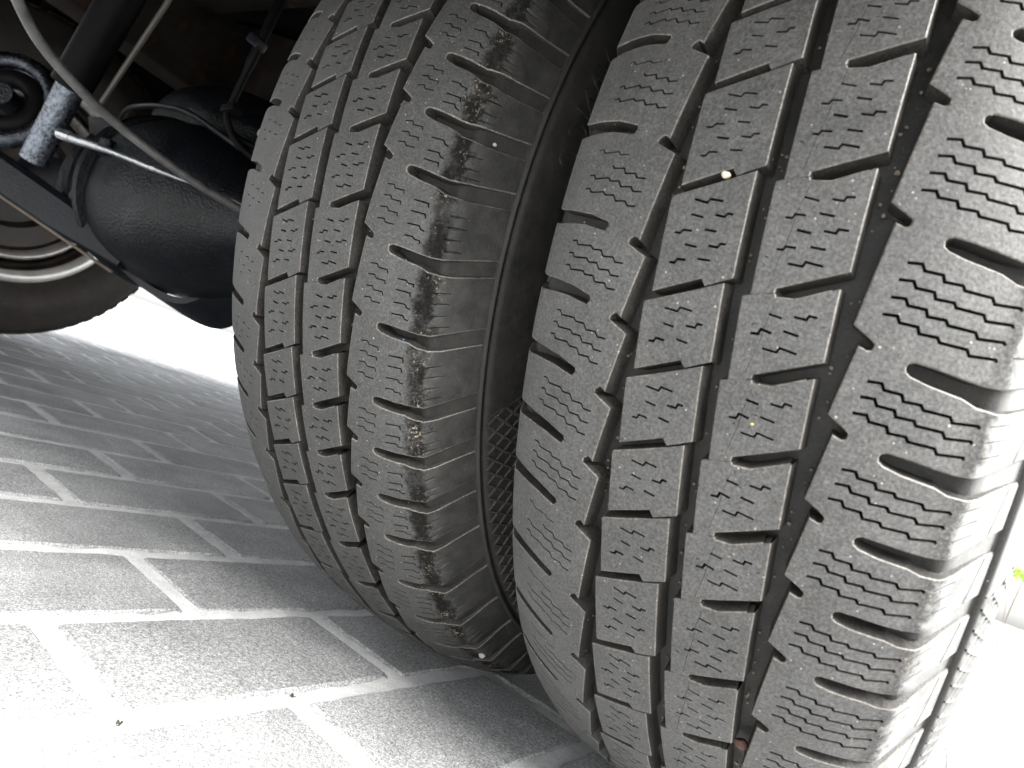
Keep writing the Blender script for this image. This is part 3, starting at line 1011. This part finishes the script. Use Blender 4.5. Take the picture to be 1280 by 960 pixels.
# camera-side ones first: count how near each lies to the viewpoint's foot and keep the nearest 290 in front
cf = Vector((0.07, -.556, 0))
def score(p):
    d = p - cf
    f = d.x * FW.x + d.y * FW.y
    lat = d.x * RX.x + d.y * RX.y
    if f < .05: return 9
    if lat > .35 * f + .12: return 6 + f
    return d.length
cells.sort(key=lambda q: score(q[0]))
rotz = math.atan2(AD.y, AD.x) - math.pi / 2
near, rest = cells[:290], cells[290:]
for p, row, col in near:
    o = link('paver', random.choice(PM), paving)
    o.location = (p.x, p.y, random.uniform(-.0004, .0005))
    o.rotation_euler = (random.gauss(0, .0015), random.gauss(0, .0015), rotz + random.choice((0, math.pi)) + random.gauss(0, .002))
bm = bmesh.new()
extra = list(rest)
done = set((r, c) for _, r, c in cells)
for row in range(-50, 75):
    for col in range(-28, 40):
        if (row, col) in done: continue
        u = OFF + (row + .5) * PW
        a = JO + (col + .5) * PL + (PL / 2 if row % 2 == 0 else 0)
        extra.append((AD * a + ND * u, row, col))
rz = Matrix.Rotation(rotz, 3, 'Z')
for p, row, col in extra:
    hw, hl, ch = PW / 2 - .0060, PL / 2 - .0060, .003
    z = random.uniform(-.0004, .0005)
    A = [bm.verts.new(rz @ Vector((sx_ * (hw - ch), sy_ * (hl - ch), z)) + p) for sx_, sy_ in ((1, 1), (-1, 1), (-1, -1), (1, -1))]
    B_ = [bm.verts.new(rz @ Vector((sx_ * hw, sy_ * hl, z - .003)) + p) for sx_, sy_ in ((1, 1), (-1, 1), (-1, -1), (1, -1))]
    C_ = [bm.verts.new(rz @ Vector((sx_ * hw, sy_ * hl, z - .02)) + p) for sx_, sy_ in ((1, 1), (-1, 1), (-1, -1), (1, -1))]
    bm.faces.new(A)
    for u, v in ((A, B_), (B_, C_)):
        for j in range(4):
            bm.faces.new((u[j], v[j], v[(j + 1) % 4], u[(j + 1) % 4]))
fp = link('distant_pavers', bm_mesh('distant_pavers', bm, [M['paver']], False), paving)
fp['kind'] = 'stuff'
# joint sand, slightly uneven, just under the arrises
nx, ny = 330, 230
X = np.linspace(-3.4, .5, nx); Y = np.linspace(-.75, 2.0, ny)
V = [(x, y, (-.0019 + .0008 * min(1, max(0, (-x - .45) / .35))) + (.0008 - .0005 * min(1, max(0, (-x - .45) / .35))) * math.sin(x * 83 + 2 * math.sin(y * 31)) * math.sin(y * 71 + x * 13) + rng.normal(0, .00012)) for x in X for y in Y]
F = [(i * ny + j, (i + 1) * ny + j, (i + 1) * ny + j + 1, i * ny + j + 1) for i in range(nx - 1) for j in range(ny - 1)]
V = [rz @ Vector(v) for v in V]
link('joint_sand', mesh_from('joint_sand', V, F, [M['sand']]), paving)['kind'] = 'stuff'
s2 = link('joint_sand', mesh_from('joint_sand', [(-60, -60, -.0031), (60, -60, -.0031), (60, 60, -.0031), (-60, 60, -.0031)], [(0, 1, 2, 3)], [M['sand']], None, False), paving)
s2['kind'] = 'stuff'

# ------------------------------------------------------------------ rear axle
axle = empty('rear_axle', (-1.0, 0, R))
tag(axle, 'glossy black rear axle housing with bulging differential and bottom flange', 'axle')
def add_part(name, bm, mat, parent, angle=35, smooth=True):
    o = link(name, bm_mesh(name, bm, [mat] if not isinstance(mat, list) else mat, smooth, angle), parent)
    o.matrix_parent_inverse = Matrix.Translation(-Vector(parent.location))
    return o
bm = bmesh.new()
tube_bm(bm, [(-1.50, 0, R), (-1.22, 0, R), (-.74, 0, R), (-.36, 0, R)], .048, 28)
add_part('axle_tube', bm, M['black'], axle)
# differential bulge: lathed about the axle, squashed forward
bm = bmesh.new()
pr = [(-1.24, .050), (-1.20, .060), (-1.15, .085), (-1.08, .108), (-1.0, .124), (-.94, .132), (-.88, .126), (-.83, .106), (-.78, .075), (-.74, .055), (-.70, .050)]
pts = [tuple(p)[:2] for p in catmull([(a, b, 0) for a, b in pr], 5)]
Vv, Ff = lathe(pts, 72)
vs = [bm.verts.new((x, y * 1.05, z * .98 + R)) for x, y, z in Vv]
for f in Ff: bm.faces.new([vs[i] for i in f])
for v in bm.verts:
    a = math.atan2(v.co.z - R, v.co.y)
    k = 1 + .018 * math.cos(5 * a) * math.exp(-((v.co.x + .95) / .09) ** 2)
    v.co.y *= k; v.co.z = R + (v.co.z - R) * k
add_part('differential_housing', bm, M['black'], axle)
# cast ribs on the housing
for i, (xx, rr) in enumerate([(-1.19, .066), (-1.150, .089), (-1.105, .104), (-1.055, .117), (-1.00, .127)]):
    V, F = lathe([(xx - .009, rr - .015), (xx - .006, rr + .008), (xx, rr + .011), (xx + .006, rr + .008), (xx + .009, rr - .015)], 72)
    o = link('cast_rib', mesh_from('cast_rib', [(x, y * 1.05, z * .98 + R) for x, y, z in V], F, [M['black']]), axle)
    o.matrix_parent_inverse = Matrix.Translation(-Vector(axle.location))
# bottom flange plate and lip
bm = bmesh.new()
lip = catmull([(-1.00, -.050, .243), (-.9643, -.0283, .2229), (-.9279, -.0039, .2096), (-.89, .0201, .2108), (-.8615, .035, .236), (-.8309, .0501, .2835), (-.80, .06, .30)], 6)
pv = None
for p in lip:
    q = [bm.verts.new(p + Vector(o)) for o in ((0, -.012, .006), (0, -.012, -.004), (.01, .055, -.020), (.01, .055, -.010))]
    if pv:
        for j in range(4):
            bm.faces.new((pv[j], pv[(j + 1) % 4], q[(j + 1) % 4], q[j]))
    pv = q
add_part('bottom_flange', bm, M['steelblue'], axle)
for p in ((-.835, -.020, .3145), (-1.03, -.112, .30)):
    bm = bmesh.new()
    tube_bm(bm, [(p[0] - .02, p[1] + .05, p[2] + .008), (p[0], p[1], p[2]), (p[0] + .004, p[1] - .010, p[2] - .001)], .0095, 8)
    add_part('drain_plug', bm, M['bright'] if p[0] > -.9 else M['steelblue'], axle)

# bolted joint round the housing, spring seat with U-bolts, breather pipe
def ax_part(name, bm, mat): return add_part(name, bm, mat, axle)
for xx in (-.62, -.53):
    bm = bmesh.new()
    tube_bm(bm, [(xx, -.056, R + .15), (xx, -.056, R)] + [(xx, -.056 * math.cos(a), R - .056 * math.sin(a)) for a in np.linspace(.2, math.pi - .2, 9)] + [(xx, .056, R), (xx, .056, R + .15)], .006, 10)
    ax_part('u_bolt', bm, M['steelblue'])
bm = bmesh.new(); box_bm(bm, (-.575, 0, R + .062), (.13, .15, .014), None, .003)
ax_part('spring_seat', bm, M['black'])
bm = bmesh.new()
tube_bm(bm, catmull([(-1.20, -.02, R + .062), (-1.10, -.075, R + .110), (-1.0, -.095, R + .118), (-.90, -.085, R + .118), (-.80, -.06, R + .09), (-.66, -.05, R + .055), (-.50, -.05, R + .05)], 8), .0042, 10)
ax_part('brake_pipe', bm, M['steelblue'])
bm = bmesh.new()
box_bm(bm, (-1.03, -.115, R + .055), (.07, .012, .05), Matrix.Rotation(.5, 3, 'X'), .003)
box_bm(bm, (-.96, -.128, R + .028), (.022, .03, .022), Matrix.Rotation(.3, 3, 'Z'), .003)
ax_part('bracket', bm, M['black'])
# torsion beam crossing low on the left
beam = empty('lower_beam', (-1.05, -.15, .28))
tag(beam, 'dark blue black folded beam crossing below the axle at the left edge', 'beam')
bm = bmesh.new()
A_, B_ = Vector((-1.26, -.330, .348)), Vector((-.955, -.055, .238))
dd = (B_ - A_).normalized(); up = Vector((0, 0, 1)); sd_ = dd.cross(up).normalized(); u2 = sd_.cross(dd).normalized()
prev = None
for t in np.linspace(0, 1, 9):
    p = A_ + (B_ - A_) * t
    h = .026 - .012 * max(0, t - .75) * 4
    ring_ = [bm.verts.new(p + sd_ * a + u2 * b) for a, b in ((.004, h), (.012, h * .7), (.014, -h * .8), (.010, -h), (-.030, -h * 1.0), (-.030, h))]
    if prev:
        for j in range(6): bm.faces.new((prev[j], prev[(j + 1) % 6], ring_[(j + 1) % 6], ring_[j]))
    else: bm.faces.new(ring_[::-1])
    prev = ring_
bm.faces.new(prev)
add_part('beam_web', bm, M['steelblue'], beam)
bm = bmesh.new()
tube_bm(bm, [A_ + sd_ * .012 - u2 * .027, B_ + sd_ * .012 - u2 * .024], .0022, 8)
add_part('beam_edge', bm, painted('tan_scraped_edge', (0.10, 0.085, 0.065), .5), beam)

# bright link rod
rod = empty('link_rod', (-.85, -.228, .342))
tag(rod, 'shiny thin steel rod running slantwise in front of the black housing', 'rod')
bm = bmesh.new()
tube_bm(bm, catmull([(-.8495, -.2276, .3419), (-.8308, -.2158, .3421), (-.8082, -.1897, .3449), (-.7753, -.157, .3457), (-.7458, -.1265, .3465), (-.7253, -.0782, .3509), (-.7059, -.0421, .3517)], 8),
        lambda s: .0054 + .0007 * math.sin(s * 75) - .0035 * min(1, s / .16), 16)
add_part('rod_shaft', bm, M['bright'], rod)
bm = bmesh.new()
tube_bm(bm, [(-.853, -.2300, .3418), (-.840, -.2222, .3420)], .0066, 10)
add_part('rod_end', bm, M['bright'], rod)

# shock absorber with eye
shock = empty('shock_absorber', (-.93, -.21, .40))
tag(shock, 'leaning shock absorber with matt dark tube above a shiny wet lower end', 'shock absorber')
bm = bmesh.new()
tube_bm(bm, [(-.8264, -.2275, .6283), (-.8464, -.2245, .5883), (-.9240, -.2135, .4130)], .023, 24)
add_part('dust_tube', bm, M['hose'], shock)
bm = bmesh.new()
tube_bm(bm, [(-.9200, -.214, .420), (-.9655, -.2037, .3131)], .0165, 24)
add_part('damper_body', bm, painted('wet_blue_steel', (0.13, 0.145, 0.17), .28, metal=1.0, bmp=.005, scale=180, wear=.5), shock)
bm = bmesh.new()
tube_bm(bm, [(-.800, -.200, .622), (-.832, -.190, .545), (-.902, -.185, .407)], .0035, 8)
add_part('side_strip', bm, painted('dull_tan_strip', (0.05, 0.047, 0.04), .5), shock)
# bushing eye
bush = empty('bushing_eye', (-1.06, -.225, .382))
tag(bush, 'round black bushing eye at the left edge with a bright lower rim', 'bushing')
def ring_mesh(name, c, ax, R0, r, mat, parent, seg=48):
    ax = Vector(ax).normalized(); e1 = ax.cross(Vector((0, 0, 1))).normalized(); e2 = ax.cross(e1)
    bm = bmesh.new(); rings = []
    for i in range(seg):
        a = 2 * math.pi * i / seg; d_ = e1 * math.cos(a) + e2 * math.sin(a)
        rings.append([bm.verts.new(Vector(c) + d_ * (R0 + r * math.cos(b)) + ax * r * math.sin(b)) for b in [2 * math.pi * j / 12 for j in range(12)]])
    for i in range(seg):
        A1, B1 = rings[i], rings[(i + 1) % seg]
        for j in range(12): bm.faces.new((A1[j], A1[(j + 1) % 12], B1[(j + 1) % 12], B1[j]))
    return add_part(name, bm, mat, parent)
ring_mesh('eye_ring', (-1.0646, -.2254, .3821), (.62, -.78, .1), .058, .011, painted('wet_dark_steel', (0.045, 0.05, 0.06), .26, metal=.9, bmp=.004, scale=90, wear=.5), bush)
ring_mesh('rubber_bush', (-1.0700, -.2200, .3821), (.62, -.78, .1), .034, .013, M['hose'], bush)
bm = bmesh.new(); tube_bm(bm, [(-1.12, -.155, .375), (-1.052, -.238, .384)], .015, 16)
add_part('pivot_bolt', bm, M['black'], bush)

# parking brake cable
cab = empty('brake_cable', (-.69, -.373, .422))
tag(cab, 'grey ribbed brake cable curving diagonally across the underbody to the inner wheel', 'cable')
cp = catmull([(-.6924, -.3728, .4220), (-.7082, -.3585, .4155), (-.7266, -.3205, .3923), (-.7288, -.2725, .3721), (-.7304, -.225, .3605), (-.7181, -.1806, .3503), (-.7032, -.1347, .3422), (-.6859, -.0876, .3376), (-.6698, -.0412, .3324)], 40)
bm = bmesh.new()
tube_bm(bm, cp, lambda s: .0052 + .0002 * math.sin(s * 2 * math.pi / .0036), 14)
add_part('cable_sheath', bm, M['cable'], cab)

# brake hose and wire
hs_ = empty('brake_hose', (-.72, -.12, .45))
tag(hs_, 'dark brake hose hanging beside the inner tyre with a small clip on it', 'hose')
bm = bmesh.new()
tube_bm(bm, catmull([(-.69, -.136, .70), (-.6997, -.1338, .6165), (-.7072, -.1318, .5424), (-.7366, -.1195, .4637), (-.738, -.1162, .4385), (-.7274, -.0975, .4175), (-.7035, -.0693, .405)], 10), lambda s: .0062 if s < .2 else .0045, 14)
add_part('hose_tube', bm, M['hose'], hs_)
bm = bmesh.new()
tube_bm(bm, catmull([(-.7365, -.1188, .4650), (-.7465, -.1118, .4408), (-.7413, -.0955, .429), (-.7175, -.0681, .4248)], 10), .003, 10)
add_part('wire', bm, M['hose'], hs_)
bm = bmesh.new(); box_bm(bm, (-.712, -.134, .532), (.030, .014, .012), Matrix.Rotation(.4, 3, 'Y'), .002)
add_part('clip', bm, M['steelblue'], hs_)
bm = bmesh.new(); box_bm(bm, (-.736, -.117, .452), (.026, .016, .010), Matrix.Rotation(-.2, 3, 'Y'), .002)
add_part('clip', bm, M['hose'], hs_)

# ------------------------------------------------------------------ load bed, rails, mudguard above
bed = empty('load_bed', (-.75, 1.0, .80))
tag(bed, 'dark rust marked underside of the vehicle bed with rails and cross members', 'vehicle body')
BX0, BX1, BY0 = -1.83, .115, -.62
bm = bmesh.new(); box_bm(bm, ((BX0 + BX1) / 2, (BY0 + 3.2) / 2, .83), (BX1 - BX0, 3.2 - BY0, .05), None, .004)
add_part('bed_floor', bm, M['under'], bed)
for xx in (-.53, -1.20):
    bm = bmesh.new()
    box_bm(bm, (xx, 1.38, .66), (.012, 3.6, .14), None, .002)
    box_bm(bm, (xx - .03, 1.38, .727), (.07, 3.6, .008), None, .001)
    box_bm(bm, (xx - .03, 1.38, .593), (.07, 3.6, .008), None, .001)
    add_part('frame_rail', bm, M['rusty'], bed)
for yy in (-.34, .0, .42, .9, 1.5, 2.2, 2.9):
    bm = bmesh.new()
    box_bm(bm, ((BX0 + BX1) / 2, yy, .762), (BX1 - BX0 - .04, .05, .085), None, .003)
    add_part('cross_member', bm, M['under'], bed)
bm = bmesh.new(); box_bm(bm, ((BX0 + BX1) / 2, BY0 + .01, .79), (BX1 - BX0, .02, .16), None, .004)
add_part('rear_skirt', bm, M['under'], bed)
bm = bmesh.new(); box_bm(bm, (BX0 + .01, 1.4, .70), (.02, 3.6, .36), None, .004)
add_part('side_skirt', bm, M['under'], bed)
bm = bmesh.new(); box_bm(bm, ((BX0 + BX1) / 2, BY0 - .02, .56), (BX1 - BX0, .03, .32), None, .012)  # unseen panel added behind the camera to keep rear sky off the treads
add_part('rear_sky_blocker', bm, M['under'], bed)
# tank / tray between the rails that closes the dark background
bm = bmesh.new(); box_bm(bm, (-1.16, .46, .58), (.74, .55, .30), Matrix.Rotation(.12, 3, 'Z'), .04)
add_part('tank', bm, M['under'], bed)
bm = bmesh.new(); box_bm(bm, (-1.18, .13, .655), (.36, .02, .21), Matrix.Rotation(-.10, 3, 'Z') @ Matrix.Rotation(.25, 3, 'Y'), .003)
add_part('bracket_plate', bm, M['rusty'], bed)
bm = bmesh.new(); box_bm(bm, (-.795, -.02, .455), (.05, .008, .075), Matrix.Rotation(.3, 3, 'Y'), .002)
add_part('bracket_plate', bm, M['rusty'], bed)
for p in ((-.800, -.028, .470), (-.790, -.026, .440)):
    bm = bmesh.new(); tube_bm(bm, [p, (p[0], p[1] - .006, p[2])], .006, 6)
    add_part('bolt', bm, M['pebble'], bed)
# second dark casting above the axle
bm = bmesh.new()
bmesh.ops.create_uvsphere(bm, u_segments=48, v_segments=24, radius=1)
for v in bm.verts:
    v.co = Vector((v.co.x * .17 - 1.05, v.co.y * .13 + .09, v.co.z * .095 + .495))
add_part('spring_dome', bm, M['black'], bed)
# mudguard arch over the twin wheels
for (xa, xb) in ((-.355, .125),):
    gp = [(xa, .43), (xa + .005, .435), (xb - .005, .435), (xb, .43), (xb, .418)]
    V, F = lathe([(xa, .418), (xa, .436), (xb, .436), (xb, .400)], 60, 5, 165)
    o = link('mudguard', mesh_from('mudguard', [(x, y, z + R) for x, y, z in V], F, [M['under']]), bed)
    o.matrix_parent_inverse = Matrix.Translation(-Vector(bed.location))

# ------------------------------------------------------------------ small things
def stone(name, loc, r, mat, label, cat='pebble', parent=None, seed=0):
    rg = np.random.default_rng(seed)
    bm = bmesh.new()
    bmesh.ops.create_icosphere(bm, subdivisions=2, radius=r)
    for v in bm.verts:
        v.co = Vector((v.co.x * 1.15, v.co.y, v.co.z * .85)) * (1 + rg.normal(0, .09))
    o = link(name, bm_mesh(name, bm, [mat]))
    o.location = loc
    tag(o, label, cat)
    return o
def on_tyre(wheel, w, th, depth):
    p = surf(w, -th * DEG, depth)
    return Vector(wheel.location) + Vector(p)
stone('pebble', on_tyre(outer, -12.1, -6.63, .6), .0015, M['pebble'], 'tan pebble wedged in a slot of the outer tyre tread', seed=1)
stone('pebble', on_tyre(outer, 39.6, -44.6, 3.5), .0026, M['rustpebble'], 'reddish brown grit lodged deep in the right groove of the outer tyre', seed=2)
stone('pebble', on_tyre(inner, 98.0, -4.0, -.3), .0010, M['whitestone'], 'white grit stuck on the shaded side of the inner tyre', seed=3)
stone('pebble', on_tyre(inner, 68.6, -15.47, 1.5), .0006, M['blue'], 'blue paint chip in the upper shoulder slot of the inner tyre', 'chip', seed=4)
stone('pebble', on_tyre(inner, 73.4, -22.12, 1.5), .0006, M['blue'], 'blue paint chip in the lower shoulder slot of the inner tyre', 'chip', seed=5)
stone('petal', on_tyre(outer, 19.5, -20.33, 0), .0005, M['yellow'], 'yellow speck on a tread block of the outer tyre', 'speck', seed=6)
stone('pebble', on_tyre(inner, 87, -66, -.4), .0022, M['whitestone'], 'white chip low on the inner tyre near the ground', seed=8)
for (u, a, lab) in ((.187, -.352, 'tiny weed sprouting from the paving joint at lower left'), (.1886, -.246, 'tiny weed in the paving joint crossing left of the inner tyre')):
    p = AD * a + ND * u
    bm = bmesh.new()
    for k in range(9):
        aa = random.uniform(0, 6.28); l = random.uniform(.0012, .003)
        b0 = Vector((random.gauss(0, .0008), random.gauss(0, .0008), -.002))
        t_ = b0 + Vector((math.cos(aa) * l * .7, math.sin(aa) * l * .7, l))
        sd2 = Vector((-math.sin(aa), math.cos(aa), 0)) * .0008
        mid = (b0 + t_) / 2 + Vector((0, 0, .0006))
        v = [bm.verts.new(q) for q in (b0, mid + sd2, t_, mid - sd2)]
        bm.faces.new(v)
    o = link('weed', bm_mesh('weed', bm, [M['moss']], False)); o.location = (p.x, p.y, 0)
    tag(o, lab, 'weed')

# shrub beyond, just seen past the outer tyre
SX, SY = .70, 4.60
bush_root = empty('shrub', (SX, SY, 0))
tag(bush_root, 'bright green shrub standing in the glare behind the outer wheel', 'shrub')
for k in range(4):
    a = random.uniform(0, 6.28)
    bm = bmesh.new()
    tube_bm(bm, catmull([(SX, SY, -.03), (SX + .01 * math.cos(a), SY + .01 * math.sin(a), .25), (SX + .04 * math.cos(a), SY + .04 * math.sin(a), .50)], 4), .0022, 6)
    add_part('stem', bm, M['bark'], bush_root)
bm = bmesh.new()
for k in range(260):
    a = random.uniform(0, 6.28); r = .10 * math.sqrt(random.random()); z = .497 + random.gauss(0, .020)
    c = Vector((SX + r * math.cos(a), SY + r * math.sin(a), z))
    n_ = Vector((random.gauss(0, 1), random.gauss(0, 1), random.gauss(.6, 1))).normalized()
    t1 = n_.orthogonal().normalized(); t2 = n_.cross(t1); l = random.uniform(.009, .018)
    mid = c + n_ * l * .2
    v = [bm.verts.new(q) for q in (c - t1 * l, mid + t2 * l * .45, c + t1 * l, mid - t2 * l * .45)]
    bm.faces.new(v)
lv = add_part('leaves', bm, M['leaf'], bush_root, smooth=False); lv['kind'] = 'stuff'
